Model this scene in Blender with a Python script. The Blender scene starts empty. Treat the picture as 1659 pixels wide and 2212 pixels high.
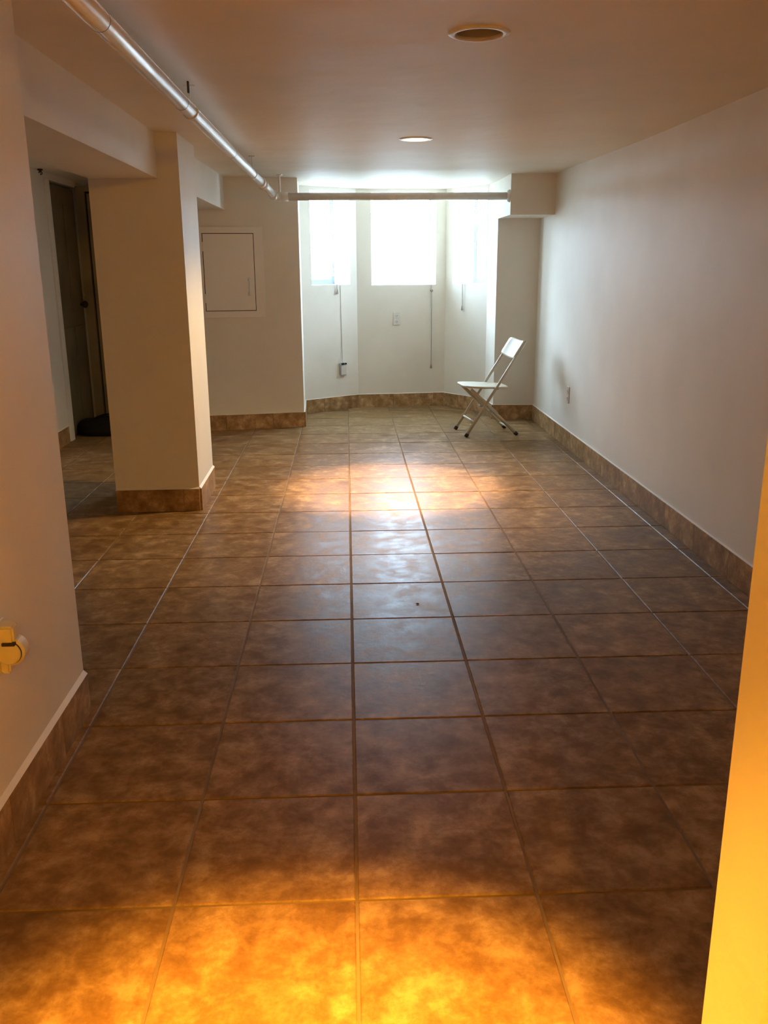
import bpy, bmesh, math, random
from mathutils import Vector, Matrix
random.seed(7)
S = 0.43            # one floor tile in metres; all plan measures below are in tiles
C = bpy.context.scene.collection
scn = bpy.context.scene

# ---------------------------------------------------------------- camera
def make_camera():
    yaw, pitch, roll = 0.0403462976, -0.272389598, -0.00649987889
    cy, sy, cp, sp = math.cos(yaw), math.sin(yaw), math.cos(pitch), math.sin(pitch)
    f = Vector((sy*cp, cy*cp, sp)); r = Vector((cy, -sy, 0)); u = r.cross(f)
    c, s = math.cos(roll), math.sin(roll)
    r2 = c*r + s*u; u2 = -s*r + c*u
    cam = bpy.data.cameras.new('camera'); o = bpy.data.objects.new('camera', cam); C.objects.link(o)
    m = Matrix((r2, u2, -f)).transposed().to_4x4()
    m.translation = Vector((-0.0018, -4.0803, 3.3512))*S
    o.matrix_world = m
    cam.sensor_fit = 'HORIZONTAL'; cam.sensor_width = 36; cam.lens = 1897.07/1659*36
    cam.clip_start = 0.02
    scn.camera = o
make_camera()

# ---------------------------------------------------------------- light and exposure
scn.view_settings.view_transform = 'Standard'
scn.view_settings.look = 'None'
scn.view_settings.gamma = 1
scn.view_settings.use_curve_mapping = False
scn.view_settings.exposure = 0.0
DAY = 74.0
w = bpy.data.worlds.new('sky'); scn.world = w; w.use_nodes = True
bg = w.node_tree.nodes['Background']
bg.inputs[0].default_value = (0.62, 0.80, 1.0, 1); bg.inputs[1].default_value = DAY

def spot(loc, target, power, col, size, blend, rad=0.05):
    l = bpy.data.lights.new('lamp_beam', 'SPOT'); l.energy = power; l.color = col
    l.spot_size = math.radians(size); l.spot_blend = blend; l.shadow_soft_size = rad
    o = bpy.data.objects.new('lamp_beam', l); C.objects.link(o)
    o.location = Vector(loc)*S
    o.rotation_euler = (Vector(target)-Vector(loc)).to_track_quat('-Z', 'Y').to_euler()
    return o

# ---------------------------------------------------------------- materials
def new_mat(name):
    m = bpy.data.materials.new(name); m.use_nodes = True
    nt = m.node_tree; b = nt.nodes['Principled BSDF']
    return m, nt, b
def N(nt, t, **k):
    n = nt.nodes.new(t)
    for a, v in k.items(): setattr(n, a, v)
    return n
def noise(nt, vec, scale, detail=4, rough=.55, dist=0):
    n = N(nt, 'ShaderNodeTexNoise'); n.inputs['Scale'].default_value = scale
    n.inputs['Detail'].default_value = detail; n.inputs['Roughness'].default_value = rough
    n.inputs['Distortion'].default_value = dist
    if vec is not None: nt.links.new(vec, n.inputs['Vector'])
    return n
def ramp(nt, fac, stops):
    r = N(nt, 'ShaderNodeValToRGB'); e = r.color_ramp.elements
    e[0].position = stops[0][0]; e[-1].position = stops[-1][0]
    for p_, _ in stops[1:-1]: e.new(p_)
    for i, (p, c) in enumerate(stops):
        e[i].color = (*c, 1) if len(c) == 3 else c
    nt.links.new(fac, r.inputs[0]); return r
def bump(nt, b, h, strength, dist):
    n = N(nt, 'ShaderNodeBump'); n.inputs['Strength'].default_value = strength
    n.inputs['Distance'].default_value = dist
    nt.links.new(h, n.inputs['Height']); nt.links.new(n.outputs[0], b.inputs['Normal'])

def paint_mat(name, col, var=.04, rough=.55, bscale=60, bstr=.25, wave=0.0):
    m, nt, b = new_mat(name)
    tc = N(nt, 'ShaderNodeTexCoord')
    geo = N(nt, 'ShaderNodeNewGeometry')
    n = noise(nt, geo.outputs['Position'], 2.2, 4)
    lo = tuple(max(0, c-var) for c in col); hi = tuple(min(1, c+var*.6) for c in col)
    r = ramp(nt, n.outputs['Fac'], [(.3, lo), (.7, hi)])
    nt.links.new(r.outputs[0], b.inputs['Base Color'])
    b.inputs['Roughness'].default_value = rough
    n2 = noise(nt, geo.outputs['Position'], bscale, 3)
    if wave:
        n3 = noise(nt, geo.outputs['Position'], 3.0, 2)
        mul = N(nt, 'ShaderNodeMath', operation='MULTIPLY_ADD'); mul.inputs[1].default_value = wave
        nt.links.new(n3.outputs['Fac'], mul.inputs[0]); nt.links.new(n2.outputs['Fac'], mul.inputs[2])
        bump(nt, b, mul.outputs[0], bstr, .002)
    else:
        bump(nt, b, n2.outputs['Fac'], bstr, .002)
    return m
def plain(name, col, rough=.5, metal=0, coat=0, scale=25, var=.03):
    m, nt, b = new_mat(name)
    tc = N(nt, 'ShaderNodeTexCoord')
    n = noise(nt, tc.outputs['Object'], scale, 3)
    lo = tuple(max(0, c*(1-var*2)) for c in col); hi = tuple(min(1, c*(1+var)) for c in col)
    r = ramp(nt, n.outputs['Fac'], [(.35, lo), (.65, hi)])
    nt.links.new(r.outputs[0], b.inputs['Base Color'])
    b.inputs['Roughness'].default_value = rough; b.inputs['Metallic'].default_value = metal
    b.inputs['Coat Weight'].default_value = coat; b.inputs['Coat Roughness'].default_value = .12
    return m

def tile_mat(name, floor=True):
    m, nt, b = new_mat(name)
    geo = N(nt, 'ShaderNodeNewGeometry'); oi = N(nt, 'ShaderNodeObjectInfo')
    off = N(nt, 'ShaderNodeVectorMath', operation='MULTIPLY_ADD')
    cmb = N(nt, 'ShaderNodeCombineXYZ')
    for k in range(3): nt.links.new(oi.outputs['Random'], cmb.inputs[k])
    nt.links.new(cmb.outputs[0], off.inputs[0]); off.inputs[1].default_value = (37, 53, 19)
    nt.links.new(geo.outputs['Position'], off.inputs[2])
    big = noise(nt, off.outputs[0], 10.5, 8, .66, .2)
    fine = noise(nt, off.outputs[0], 30, 6, .7)
    mix = N(nt, 'ShaderNodeMath', operation='MULTIPLY_ADD'); mix.inputs[1].default_value = .35
    nt.links.new(fine.outputs['Fac'], mix.inputs[0]); nt.links.new(big.outputs['Fac'], mix.inputs[2])
    col = ramp(nt, mix.outputs[0], [(.44, (.140, .076, .031)), (.60, (.200, .115, .050)), (.72, (.275, .170, .080)), (.84, (.39, .265, .145))])
    hsv = N(nt, 'ShaderNodeHueSaturation')
    mr = N(nt, 'ShaderNodeMapRange'); mr.inputs[3].default_value = .93; mr.inputs[4].default_value = 1.07
    nt.links.new(oi.outputs['Random'], mr.inputs[0]); nt.links.new(mr.outputs[0], hsv.inputs['Value'])
    nt.links.new(col.outputs[0], hsv.inputs['Color'])
    out = hsv.outputs[0]
    if floor:   # a dark scuff at one tile joint and faint dirt in spots
        sub = N(nt, 'ShaderNodeVectorMath', operation='DISTANCE'); sub.inputs[1].default_value = (1.02*S, 7.15*S, 0)
        nt.links.new(geo.outputs['Position'], sub.inputs[0])
        rr = ramp(nt, sub.outputs['Value'], [(0.0, (1, 1, 1)), (.075, (0, 0, 0))])
        sc = noise(nt, geo.outputs['Position'], 55, 3, .6)
        rs = ramp(nt, sc.outputs['Fac'], [(.5, (0, 0, 0)), (.6, (.8, .8, .8))])
        mm = N(nt, 'ShaderNodeMath', operation='MULTIPLY')
        nt.links.new(rr.outputs[0], mm.inputs[0]); nt.links.new(rs.outputs[0], mm.inputs[1])
        mx = N(nt, 'ShaderNodeMix', data_type='RGBA'); mx.inputs[7].default_value = (.03, .02, .015, 1)
        nt.links.new(mm.outputs[0], mx.inputs[0]); nt.links.new(out, mx.inputs[6]); out = mx.outputs[2]
    if not floor:
        g_ = N(nt, 'ShaderNodeHueSaturation'); g_.inputs['Value'].default_value = 1.5
        nt.links.new(out, g_.inputs['Color']); out = g_.outputs[0]
    nt.links.new(out, b.inputs['Base Color'])
    rg = N(nt, 'ShaderNodeMapRange'); rg.inputs[1].default_value = .35; rg.inputs[2].default_value = .65
    rg.inputs[3].default_value = .28; rg.inputs[4].default_value = .44
    nt.links.new(big.outputs['Fac'], rg.inputs[0]); nt.links.new(rg.outputs[0], b.inputs['Roughness'])
    b.inputs['Specular IOR Level'].default_value = .065
    bump(nt, b, fine.outputs['Fac'], .6, .0012)
    return m

M = {}
M['wall'] = paint_mat('wall_paint', (.83, .785, .69), wave=6)
M['ceiling'] = paint_mat('ceiling_paint', (.82, .765, .65), bscale=30, bstr=.35, wave=14, rough=.5)
M['tile'] = tile_mat('floor_tile_glaze')
M['btile'] = tile_mat('baseboard_tile_glaze', False)
M['grout'] = paint_mat('grout', (.21, .145, .085), var=.06, rough=.9, bscale=120)
M['caulk'] = paint_mat('caulk', (.82, .78, .69), rough=.6)
M['white'] = plain('white_enamel', (.80, .79, .75), .3)
M['pipe'] = plain('pipe_white_gloss', (.84, .82, .76), .32, coat=1.0)
M['pipe'].node_tree.nodes['Principled BSDF'].inputs['Coat Roughness'].default_value = .24
M['chair'] = plain('cream_plastic', (.66, .59, .44), .45)
M['tube'] = plain('beige_enamelled_steel', (.56, .49, .35), .35)
M['rubber'] = plain('brown_rubber', (.035, .022, .015), .7)
M['black'] = plain('black_cloth', (.004, .004, .004), .95)
M['dark'] = plain('dark_gap', (.012, .010, .008), .9)
M['outlet'] = plain('ivory_plastic', (.76, .73, .66), .35)
M['cream'] = plain('yellowed_cream_plastic', (.70, .64, .48), .4)
M['metal'] = plain('brushed_metal', (.45, .45, .44), .35, metal=.8)
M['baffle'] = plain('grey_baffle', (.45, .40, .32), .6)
M['door'] = plain('beige_door_paint_deep_shade', (.19, .155, .085), .6, scale=3, var=.12)  # beige door, deep shade of the side room put into the colour
M['doorb'] = plain('beige_door_paint_half_shade', (.30, .245, .14), .6, scale=3, var=.12)  # beige back door, darkened less: its shade is in the colour too
M['panelp'] = paint_mat('panel_paint', (.88, .85, .78), var=.015, rough=.45)
M['blind'] = plain('white_vinyl_slat', (.82, .84, .86), .45)
def blind_mat():
    m = M['blind']; nt = m.node_tree; b = nt.nodes['Principled BSDF']; o = nt.nodes['Material Output']
    t = N(nt, 'ShaderNodeBsdfTranslucent'); t.inputs[0].default_value = (.85, .87, .9, 1)
    mx = N(nt, 'ShaderNodeMixShader'); mx.inputs[0].default_value = .45
    nt.links.new(b.outputs[0], mx.inputs[1]); nt.links.new(t.outputs[0], mx.inputs[2]); nt.links.new(mx.outputs[0], o.inputs[0])
blind_mat()
M['vinyl'] = plain('backlit_window_frame', (.36, .42, .54), .5)  # darkened and blued: the backlit silhouette is put into the frame colour
M['cord'] = plain('grey_cord', (.30, .29, .27), .8)
M['concrete'] = paint_mat('outside_concrete', (.30, .29, .27), rough=.9)
M['fence'] = paint_mat('outside_masonry', (.17, .15, .13), rough=.95)
def emis(name, col, st):
    m, nt, b = new_mat(name)
    b.inputs['Emission Color'].default_value = (*col, 1); b.inputs['Emission Strength'].default_value = st
    b.inputs['Base Color'].default_value = (*col, 1)
    return m
M['bulb'] = emis('lit_bulb_face', (1.0, .90, .72), 14)
M['bulb_orange'] = emis('lit_bulb_face_amber', (1.0, .62, .2), 10)
def glass_mat():
    m = bpy.data.materials.new('window_glass'); m.use_nodes = True; nt = m.node_tree; nt.nodes.clear()
    o = N(nt, 'ShaderNodeOutputMaterial'); mx = N(nt, 'ShaderNodeMixShader'); mx.inputs[0].default_value = .07
    t = N(nt, 'ShaderNodeBsdfTransparent'); t.inputs[0].default_value = (.93, .96, .97, 1)
    g = N(nt, 'ShaderNodeBsdfGlossy'); g.inputs['Roughness'].default_value = .03
    nt.links.new(t.outputs[0], mx.inputs[1]); nt.links.new(g.outputs[0], mx.inputs[2]); nt.links.new(mx.outputs[0], o.inputs[0])
    return m
M['glass'] = glass_mat()

# ---------------------------------------------------------------- mesh helpers (tile units, scaled on build)
def obj(name, bm, mat, parent=None, smooth=False, loc=(0, 0, 0), rotz=0):
    bmesh.ops.recalc_face_normals(bm, faces=bm.faces)
    for v in bm.verts: v.co *= S
    me = bpy.data.meshes.new(name); bm.to_mesh(me); bm.free()
    if smooth:
        for p in me.polygons: p.use_smooth = True
    me.materials.append(mat)
    o = bpy.data.objects.new(name, me); C.objects.link(o)
    o.location = Vector(loc)*S; o.rotation_euler = (0, 0, rotz)
    if parent: o.parent = parent
    return o
def empty(name, loc=(0, 0, 0), rotz=0):
    o = bpy.data.objects.new(name, None); C.objects.link(o); o.empty_display_size = .05
    o.location = Vector(loc)*S; o.rotation_euler = (0, 0, rotz); return o
def thing(name, label, cat, loc=(0, 0, 0), rotz=0, group=None):
    o = empty(name, loc, rotz); o['label'] = label; o['category'] = cat
    if group: o['group'] = group
    return o
def struct(o): o['kind'] = 'structure'; return o
def box(bm, a, b, bevel=0, seg=2):
    r = bmesh.ops.create_cube(bm, size=1)
    c = (Vector(a)+Vector(b))/2; d = Vector(b)-Vector(a)
    for v in r['verts']: v.co = Vector((v.co.x*d.x, v.co.y*d.y, v.co.z*d.z))+c
    if bevel:
        es = list({e for v in r['verts'] for e in v.link_edges})
        bmesh.ops.bevel(bm, geom=es, offset=bevel, segments=seg, affect='EDGES', profile=.5)
def prism(bm, pts, z0, z1):
    lo = [bm.verts.new((x, y, z0)) for x, y in pts]; hi = [bm.verts.new((x, y, z1)) for x, y in pts]
    n = len(pts); bm.faces.new(lo); bm.faces.new(hi)
    for i in range(n): bm.faces.new((lo[i], lo[(i+1) % n], hi[(i+1) % n], hi[i]))
def tube(bm, pts, r, seg=12, cap=True):
    pts = [Vector(p) for p in pts]; rings = []
    rs = r if isinstance(r, (list, tuple)) else [r]*len(pts)
    t0 = (pts[1]-pts[0]).normalized()
    up = Vector((0, 0, 1)) if abs(t0.z) < .9 else Vector((1, 0, 0))
    for i, p in enumerate(pts):
        if i == 0: t = pts[1]-p
        elif i == len(pts)-1: t = p-pts[i-1]
        else: t = (pts[i+1]-p).normalized()+(p-pts[i-1]).normalized()
        t = t.normalized() if t.length > 1e-9 else t0
        a = t.cross(up)
        if a.length < 1e-4: a = t.cross(Vector((0, 1, 0)))
        a.normalize(); b2 = a.cross(t).normalized(); up = b2
        rings.append([bm.verts.new(p+(a*math.cos(2*math.pi*k/seg)+b2*math.sin(2*math.pi*k/seg))*rs[i]) for k in range(seg)])
    for i in range(len(rings)-1):
        for k in range(seg):
            bm.faces.new((rings[i][k], rings[i][(k+1) % seg], rings[i+1][(k+1) % seg], rings[i+1][k]))
    if cap: bm.faces.new(rings[0]); bm.faces.new(rings[-1])
def lathe(bm, prof, seg=40, c=(0, 0, 0), close=False):
    rings = []
    for r, z in prof:
        if r < 1e-6: rings.append([bm.verts.new((c[0], c[1], c[2]+z))])
        else: rings.append([bm.verts.new((c[0]+r*math.cos(2*math.pi*k/seg), c[1]+r*math.sin(2*math.pi*k/seg), c[2]+z)) for k in range(seg)])
    for a, b in zip(rings, rings[1:]):
        for k in range(seg):
            k2 = (k+1) % seg
            if len(a) == 1: bm.faces.new((a[0], b[k], b[k2]))
            elif len(b) == 1: bm.faces.new((a[k], a[k2], b[0]))
            else: bm.faces.new((a[k], a[k2], b[k2], b[k]))
def BM(): return bmesh.new()
V2 = lambda p: Vector((p[0], p[1]))

# ---------------------------------------------------------------- the setting
TOP = 5.75
def ceil_z(y): 
    t = min(1, max(0, (y-8)/6)); return 5.03+.07*t*t*(3-2*t)
LIGHT_OFF = (1.025, 3.17); LIGHT_ON = (.99, 8.85); LIGHT_NEAR = (.2, -2.95); FILL_REAR = (.55, -7.4)

# floor slab (grout bed) and tiles
floor_pts = [(-6.3, -9), (5, -9), (5, 17.1), (3.9, 17.1), (2.8, 18.5), (-.1, 18.3), (-1.5, 17.4), (-6.3, 17.4)]
bm = BM(); prism(bm, floor_pts, -.4, -.008)
floor = struct(obj('floor', bm, M['grout']))
def tile_mesh(wd=1, dp=1):
    bm = BM(); g = .0075
    box(bm, (g, g, -.03), (wd-(g if wd == 1 else 0), dp-g, 0))
    es = [e for e in bm.edges if all(v.co.z > -.001 for v in e.verts)]
    bmesh.ops.bevel(bm, geom=es, offset=.007, segments=1, affect='EDGES')
    return bm
proto = obj('tile', tile_mesh(), M['tile'], floor); first = True
half = obj('tile', tile_mesh(.155), M['tile'], floor, loc=(4, -8, 0))
strip = obj('tile', tile_mesh(.068), M['tile'], floor, loc=(-2.075, -8, 0))
def skip(i, j):
    if i < -2 and j < 2: return True
    if i < -3 and j > 15: return True
    if -4 < i < -1 and j > 14: return True
    if i == -1 and j > 16: return True
    if i == 3 and j > 15: return True
    if i < -2 and j > 15: return True
    if i == -3 and 8 < j < 9: return True
    return False
rt = random.Random(3)
for j in range(-8, 18):
    for i in range(-6, 4):
        if skip(i, j): continue
        if first: o = proto; first = False
        else: o = proto.copy(); C.objects.link(o)
        o.location = Vector((i, j, rt.uniform(-.0016, .0004)))*S
        o.rotation_euler = (rt.uniform(-.0015, .0015), rt.uniform(-.0015, .0015), 0)
    if -8 < j < 2:
        o = strip.copy(); C.objects.link(o); o.location = Vector((-2.075, j, -.001))*S
    if -8 < j < 15:
        o = half.copy(); C.objects.link(o); o.location = Vector((4, j, -.001))*S

# ceiling with two round cut-outs, and slab above
def ceiling():
    bm = BM(); h = .34
    holes = [(LIGHT_OFF, .178), (LIGHT_ON, .178), (LIGHT_NEAR, .178), (FILL_REAR, .178)]
    xs = {-6.2, -3, -1, 3, 5.0}; ys = {-9, -5, 6, 7.5, 8, 10, 11, 12, 13, 14, 14.9}
    for (c, r) in holes:
        xs |= {c[0]-h, c[0]+h}; ys |= {c[1]-h, c[1]+h}
    xs = sorted(xs); ys = sorted(ys); vv = {}
    def V(x, y):
        k = (round(x, 4), round(y, 4))
        if k not in vv: vv[k] = bm.verts.new((x, y, ceil_z(y)))
        return vv[k]
    for i in range(len(xs)-1):
        for j in range(len(ys)-1):
            cx, cy = (xs[i]+xs[i+1])/2, (ys[j]+ys[j+1])/2
            if any(abs(cx-c[0]) < h and abs(cy-c[1]) < h for c, r in holes): continue
            bm.faces.new((V(xs[i], ys[j]), V(xs[i+1], ys[j]), V(xs[i+1], ys[j+1]), V(xs[i], ys[j+1])))
    for (c, r) in holes:
        n = 48; out = []; inn = []
        for k in range(n):
            a = 2*math.pi*k/n+math.pi/4; ca, sa = math.cos(a), math.sin(a)
            m = max(abs(ca), abs(sa)); x, y = c[0]+h*ca/m, c[1]+h*sa/m
            out.append(bm.verts.new((x, y, ceil_z(y))))
            inn.append(bm.verts.new((c[0]+r*ca, c[1]+r*sa, ceil_z(c[1]))))
        for k in range(n): bm.faces.new((out[k], out[(k+1) % n], inn[(k+1) % n], inn[k]))
    z = ceil_z(15)
    p = [(-6.2, 14.9), (5, 14.9), (5, 17.0), (3.85, 17.0), (2.72, 18.4), (0, 18.2), (-1.4, 17.3), (-6.2, 17.3)]
    bm.faces.new([bm.verts.new((x, y, z)) for x, y in p])
    prism(bm, floor_pts, TOP-.1, TOP+.1)
    return struct(obj('ceiling', bm, M['ceiling']))
ceiling()

def wprism(name, pts, z0=0, z1=TOP, mat='wall'):
    bm = BM(); prism(bm, pts, z0-.02 if z0 == 0 else z0, z1); return struct(obj(name, bm, M[mat]))
# near wall on the left, closes the side room
wprism('wall_left', [(-2.09, -9), (-2.09, 2.25), (-5.6, 2.25), (-5.6, 1.9), (-2.45, 1.9), (-2.45, -9)])
wprism('wall_side', [(-5.6, 1.9), (-5.6, 13.62), (-6.2, 13.62), (-6.2, 1.9)])
# header over the side door and lining behind it
bm = BM(); prism(bm, [(-5.6, 13.62), (-5.6, 17.3), (-6.2, 17.3), (-6.2, 13.62)], 4.98, TOP)
prism(bm, [(-5.95, 13.62), (-5.95, 17.3), (-6.2, 17.3), (-6.2, 13.62)], -.02, 5.1)
prism(bm, [(-5.95, 15.68), (-3.6, 15.68), (-3.6, 17.3), (-5.95, 17.3)], -.02, TOP)
struct(obj('wall_side_back', bm, M['wall']))
wprism('wall_back', [(-3.6, 14.515), (-.955, 14.945), (-1.01, 16.71), (-1.45, 17.37), (-3.6, 17.37)])
wprism('wall_column', [(-3.31, 8.155), (-2.14, 8.175), (-2.155, 9.60), (-3.31, 9.60)])
bm = BM(); box(bm, (-3.3, 2.2, 4.475), (-2.42, 8.2, TOP)); box(bm, (-3.3, 9.55, 4.475), (-2.42, 14.8, TOP))
struct(obj('wall_beam', bm, M['wall']))
# right side: pier, soffit block, right wall, wall end close to the camera
wprism('wall_right', [(4.185, -2.2), (5, -2.2), (5, 15.6), (4.185, 15.55)])
wprism('wall_pier', [(3.285, 15.635), (4.3, 15.52), (5, 15.52), (5, 17.02), (3.88, 17.02), (3.235, 16.57)])
bm = BM(); box(bm, (3.285, 14.2, 4.33), (4.25, 15.7, TOP)); struct(obj('wall_soffit', bm, M['wall']))
wprism('wall_near', [(1.083, -1.88), (4.3, -1.88), (4.3, -2.2), (1.083, -2.2)])
wprism('wall_hall', [(3.4, -9), (3.4, -2.0), (3.7, -2.0), (3.7, -9)])
wprism('wall_rear', [(-2.5, -8.7), (3.6, -8.7), (3.6, -9), (-2.5, -9)])

# bay walls with window openings
BAY = [(-1.01, 16.71), (.26, 17.575), (2.40, 17.765), (3.235, 16.57)]
D = .8
def nrm(a, b):
    t = (V2(b)-V2(a)).normalized(); return Vector((-t.y, t.x))
def miter(a, b, c):
    n1, n2 = nrm(a, b), nrm(b, c); m = (n1+n2).normalized(); return V2(b)+m*(D/m.dot(n1))
OUT = [V2(BAY[0])+nrm(BAY[0], BAY[1])*D, miter(*BAY[0:3]), miter(*BAY[1:4]), V2(BAY[3])+nrm(BAY[2], BAY[3])*D]
OPEN = [(.27, 1.345, 2.95, 5.02), (.355, 1.91, 2.93, 5.03), (.26, 1.385, 2.95, 5.03)]
def bay_wall(k, name):
    A, B = V2(BAY[k]), V2(BAY[k+1]); t = (B-A).normalized(); n = nrm(A, B)
    u0, u1, z0, z1 = OPEN[k]; P = lambda u, d: tuple(A+t*u+n*d)
    bm = BM()
    prism(bm, [tuple(A), P(u0, 0), P(u0, D), tuple(OUT[k])], -.02, TOP)
    prism(bm, [P(u1, 0), tuple(B), tuple(OUT[k+1]), P(u1, D)], -.02, TOP)
    prism(bm, [P(u0, 0), P(u1, 0), P(u1, D), P(u0, D)], -.02, z0)
    prism(bm, [P(u0, 0), P(u1, 0), P(u1, D), P(u0, D)], z1, TOP)
    struct(obj(name, bm, M['wall']))
    return A, t, n
bay_frames = [bay_wall(0, 'wall_bay_left'), bay_wall(1, 'wall_bay_back'), bay_wall(2, 'wall_bay_right')]

# windows: frame, sash, pane.  local x along the wall, local y outwards
for k, (A, t, n) in enumerate(bay_frames):
    u0, u1, z0, z1 = OPEN[k]; wd = u1-u0; zm = (z0+z1)/2
    p = A+t*u0; e = struct(empty('window_%d' % (k+1), (p.x, p.y, 0), math.atan2(t.y, t.x)))
    fr = BM(); y0, y1 = .68, .78; f = .02 if k == 1 else .05
    box(fr, (0, y0, z0), (f, y1, z1)); box(fr, (wd-f, y0, z0), (wd, y1, z1))
    box(fr, (f, y0, z0), (wd-f, y1, z0+f+.02)); box(fr, (f, y0, z1-f), (wd-f, y1, z1))
    obj('window_frame', fr, M['vinyl'], e)
    for a, b, yy in ((z0+f+.02, z1-f, .70),):
        s = BM(); q = .02 if k == 1 else .045
        box(s, (f, yy, a), (f+q, yy+.03, b)); box(s, (wd-f-q, yy, a), (wd-f, yy+.03, b))
        box(s, (f+q, yy, a), (wd-f-q, yy+.03, a+q)); box(s, (f+q, yy, b-q), (wd-f-q, yy+.03, b))
        so = obj('sash', s, M['vinyl'], e)
        g = BM(); box(g, (f+q, yy+.012, a+q), (wd-f-q, yy+.018, b-q)); obj('pane', g, M['glass'], so)
    # sky portal just outside the opening (helps sampling of the daylight only)
    l = bpy.data.lights.new('window_portal', 'AREA'); l.shape = 'RECTANGLE'; l.size = wd*S; l.size_y = (z1-z0)*S
    l.cycles.is_portal = True
    po = bpy.data.objects.new('window_portal', l); C.objects.link(po)
    c = A+t*((u0+u1)/2)+n*.82; po.location = Vector((c.x, c.y, zm))*S
    po.rotation_euler = Vector((-n.x, -n.y, 0)).to_track_quat('-Z', 'Y').to_euler()
# ground outside, just below the window sills
bm = BM(); box(bm, (-14, 18.9, 2.3), (16, 40, 2.6)); struct(obj('ground', bm, M['concrete']))
bm = BM(); box(bm, (-14, 26, 2.5), (16, 26.5, 5.0)); struct(obj('wall_outside', bm, M['fence']))

# ---------------------------------------------------------------- baseboards of cut tiles
BH = .32
def baseboard(name, segs, th=.03, bead=.35):
    """segs: list of (A, B) with the room on the right-hand side normal pointing into the room"""
    e = None
    for A, B, start in segs:
        A, B = V2(A), V2(B); L = (B-A).length; t = (B-A).normalized(); ang = math.atan2(t.y, t.x)
        if e is None: e = struct(empty(name))
        us = [0]; u = start
        while u < L-.03: us.append(u); u += 1.0
        us.append(L)
        for a, b in zip(us, us[1:]):
            bm = BM(); box(bm, (a+.004, -th, -.005), (b-.004, 0, BH+random.uniform(-.003, .003)))
            obj('tile', bm, M['btile'], e, loc=(A.x, A.y, 0), rotz=ang)
        bm = BM(); q = .022
        v = [(0, 0), (0, -th*.95), (0, 0)]
        a = [bm.verts.new((0, 0, BH-.01)), bm.verts.new((0, -th*(.6+.4*bead), BH+.001)), bm.verts.new((0, -th*.5, BH+.016*bead)), bm.verts.new((0, 0, BH+.03*bead))]
        b = [bm.verts.new((L, c.co.y, c.co.z)) for c in a]
        for i in range(4): bm.faces.new((a[i], a[(i+1) % 4], b[(i+1) % 4], b[i]))
        bm.faces.new(a); bm.faces.new(b)
        obj('caulk_line', bm, M['caulk'], e, loc=(A.x, A.y, 0), rotz=ang)
    return e
# direction so that local -y (right of A->B) points into the room
baseboard('baseboard_left', [((-2.09, -6), (-2.09, 2.25), .6)], bead=1)          # wall at left: walking +y, right is +x
baseboard('baseboard_column', [((-3.31, 8.155), (-2.14, 8.175), .95), ((-2.14, 8.175), (-2.155, 9.6), .75)], bead=.9)
baseboard('baseboard_back', [((-3.3, 14.563), (-.955, 14.945), .7)])
baseboard('baseboard_bay', [(BAY[0], BAY[1], .52), (BAY[1], BAY[2], .86), (BAY[2], BAY[3], .55), (BAY[3], (3.285, 15.635), .6), ((-.955, 14.945), BAY[0], 1.0)])
baseboard('baseboard_pier', [((3.285, 15.635), (4.185, 15.533), 1.2)])
baseboard('baseboard_right', [((4.185, 15.53), (4.185, -1.88), .6)])
baseboard('baseboard_side', [((-5.6, 11.0), (-5.6, 13.5), .9)])

# ---------------------------------------------------------------- side room doors
e = struct(empty('door_1'))                       # tall leaf in the side wall, its paint darkened for shade, slightly recessed
bm = BM(); box(bm, (-5.72, 13.80, .03), (-5.66, 15.60, 4.93)); lf = obj('door_leaf', bm, M['door'], e)
for (y0, y1, z0, z1) in ((13.95, 14.6, .4, 2.2), (14.8, 15.45, .4, 2.2), (13.95, 14.6, 2.5, 4.6), (14.8, 15.45, 2.5, 4.6)):
    bm = BM(); box(bm, (-5.665, y0, z0), (-5.645, y1, z1), .012); obj('panel', bm, M['door'], lf)
bm = BM(); tube(bm, [(-5.66, 15.35, 2.62), (-5.58, 15.35, 2.62)], [.03, .03]); 
r = bmesh.ops.create_uvsphere(bm, u_segments=16, v_segments=10, radius=.075)
for v in r['verts']: v.co = Vector((v.co.x*.8-5.55, v.co.y+15.35, v.co.z+2.62))
obj('door_knob', bm, M['rubber'], e, True)
e = struct(empty('trim_1'))                       # white casing at the end of the side wall
bm = BM(); box(bm, (-5.62, 13.60, 0), (-5.565, 13.82, 4.98), .01); obj('casing', bm, M['wall'], e)
bm = BM(); box(bm, (-5.95, 13.60, 0), (-5.60, 13.66, 4.98)); obj('jamb', bm, M['wall'], e)
e = struct(empty('door_2'))
bm = BM(); box(bm, (-5.38, 15.58, .06), (-3.9, 15.66, 4.86)); lf = obj('door_leaf', bm, M['doorb'], e)
bm = BM(); box(bm, (-5.42, 15.66, .0), (-3.86, 15.675, 4.90)); obj('door_gap', bm, M['dark'], e)
bm = BM(); box(bm, (-5.6, 15.56, 0), (-5.42, 15.68, 5.0)); box(bm, (-3.86, 15.56, 0), (-3.68, 15.68, 5.0)); box(bm, (-5.42, 15.56, 4.9), (-3.86, 15.68, 5.0))
obj('casing', bm, M['doorb'], e)
# small hook on the ceiling corner of the side room
t_ = thing('ceiling_hook', 'small dark hook high in the corner of the dim side room, above the white casing', 'hook', (-5.50, 13.15, ceil_z(13)))
bm = BM(); lathe(bm, [(0, 0), (.045, 0), (.05, -.02), (.02, -.035), (0, -.035)], 16); obj('plate', bm, M['rubber'], t_, True)
bm = BM(); tube(bm, [(0, 0, -.03)]+[(.03*math.sin(a), 0, -.07-.03*math.cos(a)) for a in [0, .8, 1.6, 2.4, 3.1, 3.9, 4.6]], .009, 8); obj('hook', bm, M['rubber'], t_, True)

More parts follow.
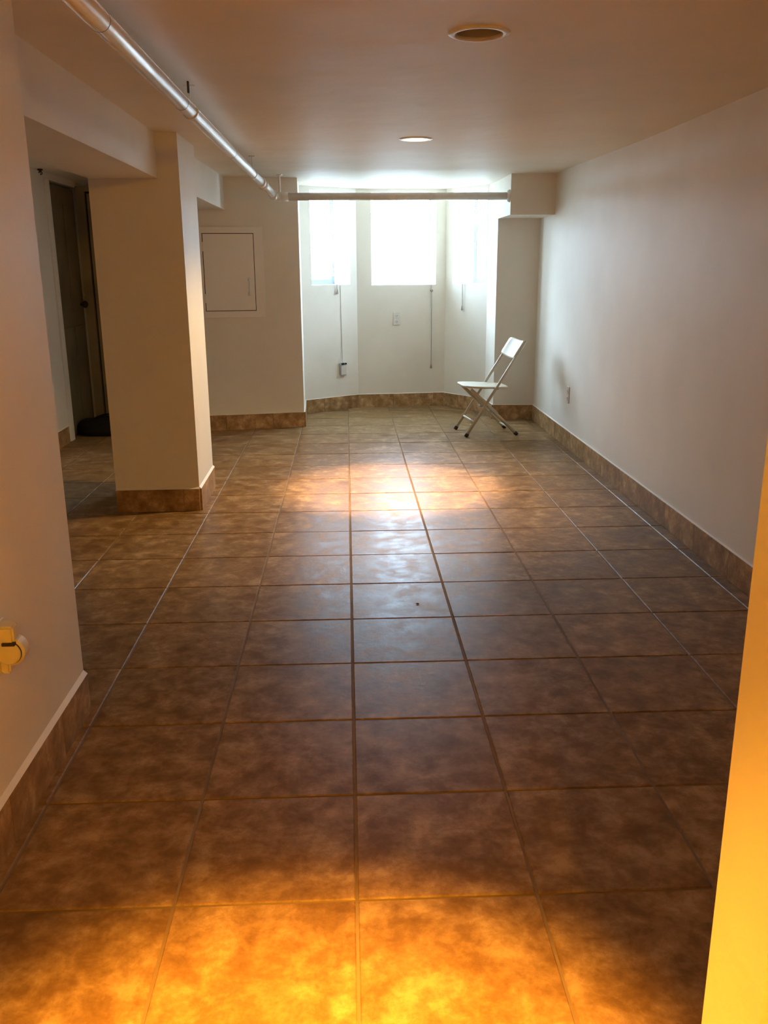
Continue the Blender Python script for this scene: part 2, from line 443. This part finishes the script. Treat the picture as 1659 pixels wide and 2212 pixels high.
# black bag on the side-room floor
t_ = thing('black_bag', 'low black soft bag lying on the floor at the back of the dim side room', 'bag', (-5.08, 14.55, 0), .05)
bm = BM(); r = bmesh.ops.create_grid(bm, x_segments=20, y_segments=14, size=1); bm.free()
bm = BM(); r = bmesh.ops.create_uvsphere(bm, u_segments=32, v_segments=16, radius=1)
rb = random.Random(5)
for v in bm.verts:
    x, y, z = v.co
    f = lambda q, p: math.copysign(abs(q)**p, q)
    zz = max(z, -.55)
    v.co = Vector((f(x, .7)*.60, f(y, .7)*.50, (zz+.55)/1.55*.34*(1+.12*math.sin(5*x)+.08*math.cos(7*y))))
obj('bag_body', bm, M['black'], t_, True)
for sx in (-.12, .12):
    bm = BM(); tube(bm, [(-.28, sx, .3)]+[(-.28+.56*k/10, sx, .3+.075*math.sin(math.pi*k/10)) for k in range(1, 10)]+[(.28, sx, .3)], .016, 8); obj('handle', bm, M['black'], t_, True)
bm = BM(); box(bm, (.40, -.475, .16), (.48, -.44, .19), .004); obj('buckle', bm, M['metal'], t_)

# ---------------------------------------------------------------- recessed ceiling lights
def downlight(c, label, lit, bulb, ringmat):
    z = ceil_z(c[1]); e = thing('recessed_light', label, 'ceiling light', (c[0], c[1], z))
    bm = BM(); lathe(bm, [(.178, .01), (.176, -.006), (.186, -.016), (.21, -.014), (.232, -.004), (.236, .004), (.236, .01)], 56); obj('trim_ring', bm, ringmat, e, True)
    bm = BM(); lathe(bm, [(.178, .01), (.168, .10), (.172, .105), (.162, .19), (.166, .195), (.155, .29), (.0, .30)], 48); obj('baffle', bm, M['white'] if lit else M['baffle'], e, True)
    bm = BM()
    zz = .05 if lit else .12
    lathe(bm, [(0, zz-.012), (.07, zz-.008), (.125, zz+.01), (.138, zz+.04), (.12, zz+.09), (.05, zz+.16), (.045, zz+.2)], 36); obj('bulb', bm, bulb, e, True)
    return e
downlight(LIGHT_OFF, 'unlit round recessed ceiling light nearest the top of the photo, dark inside its cream ring', False, M['baffle'], M['outlet'])
downlight(LIGHT_ON, 'lit round recessed ceiling light halfway down the ceiling toward the bay window', True, M['bulb'], M['white'])
downlight(FILL_REAR, 'added amber fill light, unseen, at the rear end of the hall behind the camera', True, M['bulb_orange'], M['white'])
downlight(LIGHT_NEAR, 'lit amber recessed ceiling light over the camera end of the hall', True, M['bulb_orange'], M['white'])
spot((LIGHT_ON[0], LIGHT_ON[1], 5.04), (.70, 9.3, 0), 560, (1, .63, .28), 44, .6, .05)
spot((LIGHT_ON[0], LIGHT_ON[1], 5.03), (-.5, 9.1, 0), 170, (1, .64, .25), 104, .6, .05)
spot((LIGHT_NEAR[0], LIGHT_NEAR[1], 5.02), (-.16, -1.80, 0), 1850, (1, .42, .035), 43.5, .9, .05)
spot((LIGHT_NEAR[0], LIGHT_NEAR[1], 5.0), (.2, -2.5, 0), 8, (1, .48, .02), 165, .5, .05)
spot((FILL_REAR[0], FILL_REAR[1], 5.0), (.2, -3.0, 2), 142, (1, .46, .012), 150, .5, .06)  # unseen fill lamp added behind the camera to lift the column front

# ---------------------------------------------------------------- pipe under the ceiling
PX, PZ = -1.465, 4.80
pz = thing('ceiling_pipe', 'glossy white pipe running under the ceiling on the left and turning across the bay', 'pipe')
PR = .068
bm = BM(); tube(bm, [(PX, -8.5, PZ), (PX, 12.45, PZ)], PR, 24); obj('long_pipe', bm, M['pipe'], pz, True)
HY, HZ = 14.32, 4.69
bm = BM(); tube(bm, [(PX, 12.4, PZ), (PX, 12.85, PZ), (PX+.03, 13.3, PZ-.02), (PX+.07, HY-.22, HZ+.03)], PR*.98, 24); obj('offset_pipe', bm, M['pipe'], pz, True)
bm = BM()
for (a, b, r) in ((12.30, 12.62, .088), (12.62, 12.70, .105), (12.70, 12.74, .09), (12.76, 12.82, .105)):
    tube(bm, [(PX, a, PZ), (PX, b, PZ)], r, 28)
obj('coupling', bm, M['pipe'], pz, True)
bm = BM(); tube(bm, [(PX+.07, HY-.30, HZ+.035), (PX+.075, HY-.14, HZ+.01), (PX+.12, HY-.03, HZ), (PX+.22, HY, HZ), (PX+.36, HY, HZ)], .085, 24); obj('elbow', bm, M['pipe'], pz, True)
bm = BM(); tube(bm, [(PX+.33, HY, HZ), (3.285, HY, HZ)], PR+.004, 24); obj('cross_pipe', bm, M['pipe'], pz, True)
bm = BM(); tube(bm, [(3.225, HY, HZ), (3.285, HY, HZ)], [.10, .125], 28); obj('wall_flange', bm, M['pipe'], pz, True)
for y in (5.15, 11.0):
    bm = BM(); tube(bm, [(PX, y-.022, PZ), (PX, y+.022, PZ)], PR+.009, 24)
    box(bm, (PX-.008, y-.02, PZ+PR), (PX+.008, y+.02, ceil_z(y)-.01)); box(bm, (PX-.05, y-.035, ceil_z(y)-.014), (PX+.05, y+.035, ceil_z(y)+.002))
    h = obj('hanger', bm, M['white'], pz)
bm = BM(); box(bm, (PX+.012, 4.95, 4.93), (PX+.03, 4.99, 5.03), .003); obj('hanger_screw', bm, M['rubber'], pz)
bm = BM(); tube(bm, [(-1.27, HY, HZ), (-1.27, HY, ceil_z(HY)+.01)], .02, 10); tube(bm, [(-1.30, HY, HZ), (-1.24, HY, HZ)], PR+.016, 24)
lathe(bm, [(0, 0), (.06, 0), (.06, -.02), (.02, -.03), (0, -.03)], 20, (-1.27, HY, ceil_z(HY)+.005)); obj('hanger', bm, M['pipe'], pz)
for y in (1.9, 4.65, 8.3):
    bm = BM(); tube(bm, [(PX, y, PZ), (PX, y+.004, PZ)], PR+.0015, 24); obj('joint_line', bm, M['dark'], pz)

# ---------------------------------------------------------------- access panel on the back wall
ang = math.atan2(14.945-14.563, -.955+3.3)
ax = -2.916; ay = 14.563+(ax+3.3)*math.tan(ang)
pn = thing('access_panel', 'white square access door in a raised frame on the back wall beside the column', 'access panel', (ax, ay, 0), ang)
U0, U1, Z0, Z1 = -.12, 1.24, 2.35, 4.15; u0, u1, z0, z1 = .03, 1.045, 2.495, 4.015
bm = BM(); box(bm, (U0, -.035, Z0), (u0-.01, 0, Z1), .006); box(bm, (u1+.01, -.035, Z0), (U1, 0, Z1), .006)
box(bm, (u0-.012, -.035, Z0), (u1+.012, 0, z0-.01), .006); box(bm, (u0-.012, -.035, z1+.01), (u1+.012, 0, Z1), .006)
obj('panel_frame', bm, M['panelp'], pn)
bm = BM(); box(bm, (u0-.02, -.008, z0-.02), (u1+.02, -.002, z1+.02)); obj('shadow_gap', bm, M['dark'], pn)
bm = BM(); box(bm, (u0+.004, -.036, z0+.002), (u1-.002, -.010, z1-.002), .003); dr = obj('panel_door', bm, M['panelp'], pn)
bm = BM(); hu, h0, h1 = .935, 2.80, 3.14
tube(bm, [(hu, -.036, h0+.03), (hu, -.075, h0+.05), (hu, -.095, h0+.10), (hu, -.10, (h0+h1)/2), (hu, -.095, h1-.10), (hu, -.075, h1-.05), (hu, -.036, h1-.03)], .016, 12)
for zc in (h0+.02, h1-.02): box(bm, (hu-.035, -.046, zc-.035), (hu+.035, -.034, zc+.035), .008)
obj('handle', bm, M['white'], dr, True)
for zc in (z0+.25, z1-.25):
    bm = BM(); tube(bm, [(u0-.004, -.04, zc-.09), (u0-.004, -.04, zc+.09)], .012, 10); obj('hinge', bm, M['panelp'], dr, True)

# ---------------------------------------------------------------- wall outlets
def outlet(x, y, z, ang, label, w=.082, h=.155, group=None):
    e = thing('wall_outlet', label, 'outlet', (x, y, z), ang)
    bm = BM(); box(bm, (-w, -.018, -h), (w, 0, h), .012, 3); obj('cover_plate', bm, M['outlet'], e)
    for s in (-1, 1):
        bm = BM(); r = .052
        pts = [(r*math.cos(a), s*.068+max(-.04, min(.04, r*math.sin(a)))) for a in [2*math.pi*k/24 for k in range(24)]]
        lo = [bm.verts.new((a, -.0175, b)) for a, b in pts]; hi = [bm.verts.new((a*.97, -.024, (b-s*.068)*.97+s*.068)) for a, b in pts]
        bm.faces.new(hi); bm.faces.new(lo)
        for i in range(24): bm.faces.new((lo[i], lo[(i+1) % 24], hi[(i+1) % 24], hi[i]))
        so = obj('socket', bm, M['outlet'], e)
        bm = BM()
        for xx, hh in ((-.018, .014), (.018, .011)): box(bm, (xx-.003, -.0255, s*.068+.004-hh), (xx+.003, -.0235, s*.068+.004+hh))
        box(bm, (-.005, -.0255, s*.068-.032), (.005, -.0235, s*.068-.022)); obj('slots', bm, M['dark'], so)
    bm = BM(); tube(bm, [(0, -.016, 0), (0, -.0215, 0)], .009, 12); obj('screw', bm, M['metal'], e)
    return e
outlet(4.185, 12.42, .985, -math.pi/2, 'white wall outlet low on the long right-hand wall beyond the folding chair', .085, .16)
A, t, n = bay_frames[1]; p = A+t*.955; outlet(p.x, p.y, 2.135, math.atan2(t.y, t.x), 'white wall outlet under the middle window of the bay', .085, .15)
# metal box outlet with plugged-in adapter on the left bay wall
A, t, n = bay_frames[0]; p = A+t*1.07
e = thing('junction_box', 'grey surface-mounted outlet box with a black plug on the left bay wall', 'outlet box', (p.x, p.y, 1.0), math.atan2(t.y, t.x))
bm = BM(); box(bm, (-.085, -.06, -.17), (.085, 0, .13), .018, 3); obj('box_body', bm, M['metal'], e)
bm = BM(); box(bm, (-.07, -.072, -.155), (.07, -.06, .075), .008, 2); obj('face_plate', bm, M['outlet'], e)
bm = BM(); box(bm, (-.06, -.09, .085), (.015, -.055, .128), .006); obj('plug', bm, M['black'], e)
bm = BM(); box(bm, (.045, -.09, .09), (.08, -.055, .125), .006); obj('plug', bm, M['black'], e)
bm = BM(); tube(bm, [(.0, -.03, .12), (.0, -.02, .2), (-.003, -.01, .6), (-.01, -.008, 1.2), (-.015, -.008, 1.93)], .0045, 8); obj('wire', bm, M['cord'], e, True)

# plug-in device on the near left wall, cut by the frame edge
e = thing('plug_in_device', 'cream plug-in device with a round dial low on the near left wall', 'plug-in device', (-2.09, .80, 1.20), math.pi/2)
bm = BM(); box(bm, (-.085, -.018, -.16), (.085, 0, .16), .012, 3); obj('cover_plate', bm, M['outlet'], e)
bm = BM(); prism(bm, [(-.07, -.012), (.05, -.012), (.05, -.085), (.02, -.12), (-.07, -.12)], .03, .15)
bmesh.ops.bevel(bm, geom=list(bm.edges), offset=.012, segments=2, affect='EDGES'); obj('upper_body', bm, M['cream'], e)
def dial(r, x0, x1, name, mat, bev):
    bm = BM(); lathe(bm, [(0, 0), (r-bev, 0), (r, bev), (r, x1-x0-bev), (r-bev, x1-x0), (0, x1-x0)], 40)
    bmesh.ops.rotate(bm, verts=bm.verts, cent=(0, 0, 0), matrix=Matrix.Rotation(math.pi/2, 3, 'Y'))
    bmesh.ops.translate(bm, verts=bm.verts, vec=(x0, -.078, -.015)); return obj(name, bm, mat, e)
dial(.088, -.055, .045, 'round_body', M['cream'], .012)
dial(.074, -.062, -.052, 'seam', M['rubber'], .002)
dial(.071, -.078, -.050, 'dial', M['cream'], .008)
bm = BM(); box(bm, (-.084, -.125, .035), (-.05, -.05, .055), .004); obj('slot', bm, M['rubber'], e)
bm = BM(); prism(bm, [(-.06, -.015), (.04, -.015), (.04, -.075), (-.06, -.075)], -.15, -.06)
bmesh.ops.bevel(bm, geom=list(bm.edges), offset=.012, segments=2, affect='EDGES'); obj('lower_body', bm, M['cream'], e)

# ---------------------------------------------------------------- mini blinds
def blind(k, zbot, tilt, label, cord_u, cord_z, knot=None, depth=.60):
    A, t, n = bay_frames[k]; u0, u1, z0, z1 = OPEN[k]; wd = u1-u0; p = A+t*u0
    e = thing('mini_blind', label, 'blind', (p.x, p.y, 0), math.atan2(t.y, t.x))
    x0, x1 = .03, wd-.03
    bm = BM(); box(bm, (x0, depth-.03, z1-.07), (x1, depth+.03, z1-.005), .005); obj('head_rail', bm, M['blind'], e)
    bm = BM(); pitch = .048; z = z1-.10; hw = .027; c, s = math.cos(tilt), math.sin(tilt)
    n_all = int((z1-.1-z0-.05)/pitch); n_free = int((z1-.1-zbot)/pitch); extra = n_all-n_free
    zs = [z1-.10-i*pitch for i in range(n_free)]; stack = zbot-.012
    zs += [stack-i*.006 for i in range(extra)]
    zb = zs[-1]-.02
    for i, zc in enumerate(zs):
        tt = tilt if i < n_free else 0
        c, s = math.cos(tt), math.sin(tt)
        rows = []
        for q in (-1, 0, 1):
            yy, zz = q*hw*c, q*hw*s+(.004 if q == 0 else 0)
            rows.append((bm.verts.new((x0+.01, depth+yy, zc+zz)), bm.verts.new((x1-.01, depth+yy, zc+zz))))
        for a, b in zip(rows, rows[1:]): bm.faces.new((a[0], a[1], b[1], b[0]))
    so = obj('slats', bm, M['blind'], e); so['kind'] = 'stuff'
    bm = BM(); box(bm, (x0+.01, depth-.025, zb-.03), (x1-.01, depth+.025, zb), .005); obj('bottom_rail', bm, M['blind'], e)
    for xx in (x0+.12, x1-.12):
        for yy in (depth-.029, depth+.029):
            bm = BM(); tube(bm, [(xx, yy, z1-.06), (xx, yy, zb)], .0025, 6); obj('ladder_cord', bm, M['cord'], e)
    cu = cord_u-u0
    bm = BM(); tube(bm, [(cu, depth-.035, z1-.05), (cu, depth-.2, (z0+z1)/2), (cu, -.02, z0+.12), (cu, -.025, z0-.05), (cu, -.02, cord_z)], .007, 8); obj('pull_cord', bm, M['cord'], e)
    bm = BM(); lathe(bm, [(0, .05), (.010, .045), (.016, .0), (.026, -.05), (.022, -.06), (0, -.062)], 14, (cu, -.03, cord_z)); obj('tassel', bm, M['cord'], e, True)
    if knot:
        bm = BM(); r = bmesh.ops.create_icosphere(bm, subdivisions=2, radius=.03)
        for v in r['verts']: v.co = Vector((v.co.x*1.15+cu, v.co.y*.9-.03, v.co.z*1.2+knot))
        obj('cord_knot', bm, M['cord'], e, True)
    return e
blind(0, 3.22, .12, 'white mini blind lowered over the left window of the bay', .95, 2.80)
blind(1, 4.86, .3, 'white mini blind gathered up at the top of the middle bay window', 1.81, .99, 2.79)
blind(2, 4.55, .35, 'white mini blind half raised over the right window of the bay', .64, 2.40)

# ---------------------------------------------------------------- folding chair
ch = thing('folding_chair', 'cream folding chair with plastic seat and back standing sideways near the bay', 'chair', (2.862, 13.955, 0), math.radians(7.3))
R_ = .029
for s in (-1, 1):
    y = s*.44
    a, b = Vector((-.53, y, .03)), Vector((.665, y*.96, 1.90))
    bm = BM(); tube(bm, [a, a.lerp(b, .5), b], R_, 14); fl = obj('leg', bm, M['tube'], ch, True)
    d = (b-a).normalized(); f0 = Vector((-.55, y, .0))
    bm = BM(); tube(bm, [a-d*.028, a+d*.03, a+d*.05], [.038, .040, .034], 14)
    obj('foot_cap', bm, M['rubber'], fl, True)
    y = s*.375
    a, b = Vector((.53, y*1.08, .03)), Vector((-.43, y, .955))
    bm = BM(); tube(bm, [a, a.lerp(b, .5), b], .033, 14); bl = obj('leg', bm, M['tube'], ch, True)
    d = (b-a).normalized()
    bm = BM(); tube(bm, [a-d*.028, a+d*.03, a+d*.05], [.038, .040, .034], 14)
    obj('foot_cap', bm, M['rubber'], bl, True)
    # steel channel hugging the upper part of the rear leg, as on this kind of chair
    m0, m1 = a.lerp(b, .42), a.lerp(b, .97)
    bm = BM(); tube(bm, [m0+Vector((0, -s*.0, .03)), m1+Vector((0, 0, .012))], [.027, .027], 10); obj('brace', bm, M['tube'], ch, True)
    bm = BM(); tube(bm, [(-.02, s*.33, .505), (-.02, s*.47, .505)], .017, 10); obj('pivot', bm, M['metal'], ch, True)
    bm = BM(); tube(bm, [(.10, s*.36, .965), (.10, s*.47, .965)], .017, 10); obj('pivot', bm, M['metal'], ch, True)
bm = BM(); tube(bm, [(-.36, -.44, .295), (-.36, .44, .295)], .02, 12); obj('stretcher', bm, M['chair'], ch, True)
bm = BM(); tube(bm, [(.42, -.40, .135), (.42, .40, .135)], .02, 12); obj('stretcher', bm, M['chair'], ch, True)
# seat: superellipse slab with a shallow dish
def slab(nx, ny, fn_top, fn_bot, name, mat, par):
    bm = BM(); T = {}; B = {}
    for i in range(nx+1):
        for j in range(ny+1):
            u, v = -1+2*i/nx, -1+2*j/ny
            T[i, j] = bm.verts.new(fn_top(u, v)); B[i, j] = bm.verts.new(fn_bot(u, v))
    for i in range(nx):
        for j in range(ny):
            bm.faces.new((T[i, j], T[i+1, j], T[i+1, j+1], T[i, j+1])); bm.faces.new((B[i, j], B[i, j+1], B[i+1, j+1], B[i+1, j]))
    for i in range(nx):
        for j in (0, ny): bm.faces.new((T[i, j], T[i+1, j], B[i+1, j], B[i, j]))
    for j in range(ny):
        for i in (0, nx): bm.faces.new((T[i, j], T[i, j+1], B[i, j+1], B[i, j]))
    return obj(name, bm, mat, par, True)
def disc(u, v, p=4):
    # square -> rounded square
    a = max(abs(u), abs(v)); 
    if a == 0: return 0, 0
    L = (abs(u/a)**p+abs(v/a)**p)**(1/p)
    return u/L, v/L
def seat_pt(u, v, top):
    x, y = disc(u, v); e_ = max(abs(u), abs(v))
    yy = y*(.43+(.015 if x < 0 else -.05*x)); xx = x*.485-.085
    z = 1.015-.045*(xx+.085)/.485*.55
    if top: z += -.022*(1-e_**2)-.010*(e_**8)
    else: z += -.055+.012*(e_**8)
    return (xx, yy, z)
slab(20, 20, lambda u, v: seat_pt(u, v, True), lambda u, v: seat_pt(u, v, False), 'seat', M['chair'], ch)
bd = (Vector((.665, 0, 1.90))-Vector((-.53, 0, .03))).normalized(); bn = Vector((-bd.z, 0, bd.x))   # along and in front of the uprights
def back_pt(u, v, front):
    x, y = disc(u, v, 9)
    c = Vector((.560, 0, 1.735))+bd*(x*.205)
    x *= 1-.10*y*y; off = -.06+.10*(y*y)                     # wraps toward the sitter at both sides
    pt = c+Vector((0, y*.45, 0))+bn*(off*1.0+(.014 if front else -.014)+.0)
    return tuple(pt)
slab(14, 18, lambda u, v: back_pt(u, v, True), lambda u, v: back_pt(u, v, False), 'backrest', M['chair'], ch)
# bit of debris on a floor tile
bm = BM(); r = bmesh.ops.create_icosphere(bm, subdivisions=1, radius=.018)
for v in r['verts']: v.co = Vector((v.co.x, v.co.y*.8, (v.co.z+.018)*.35)); 
o = obj('debris_chip', bm, M['rubber'], loc=(.68, 4.36, 0)); o['label'] = 'tiny dark chip lying on the floor tile in the window glare'; o['category'] = 'debris'
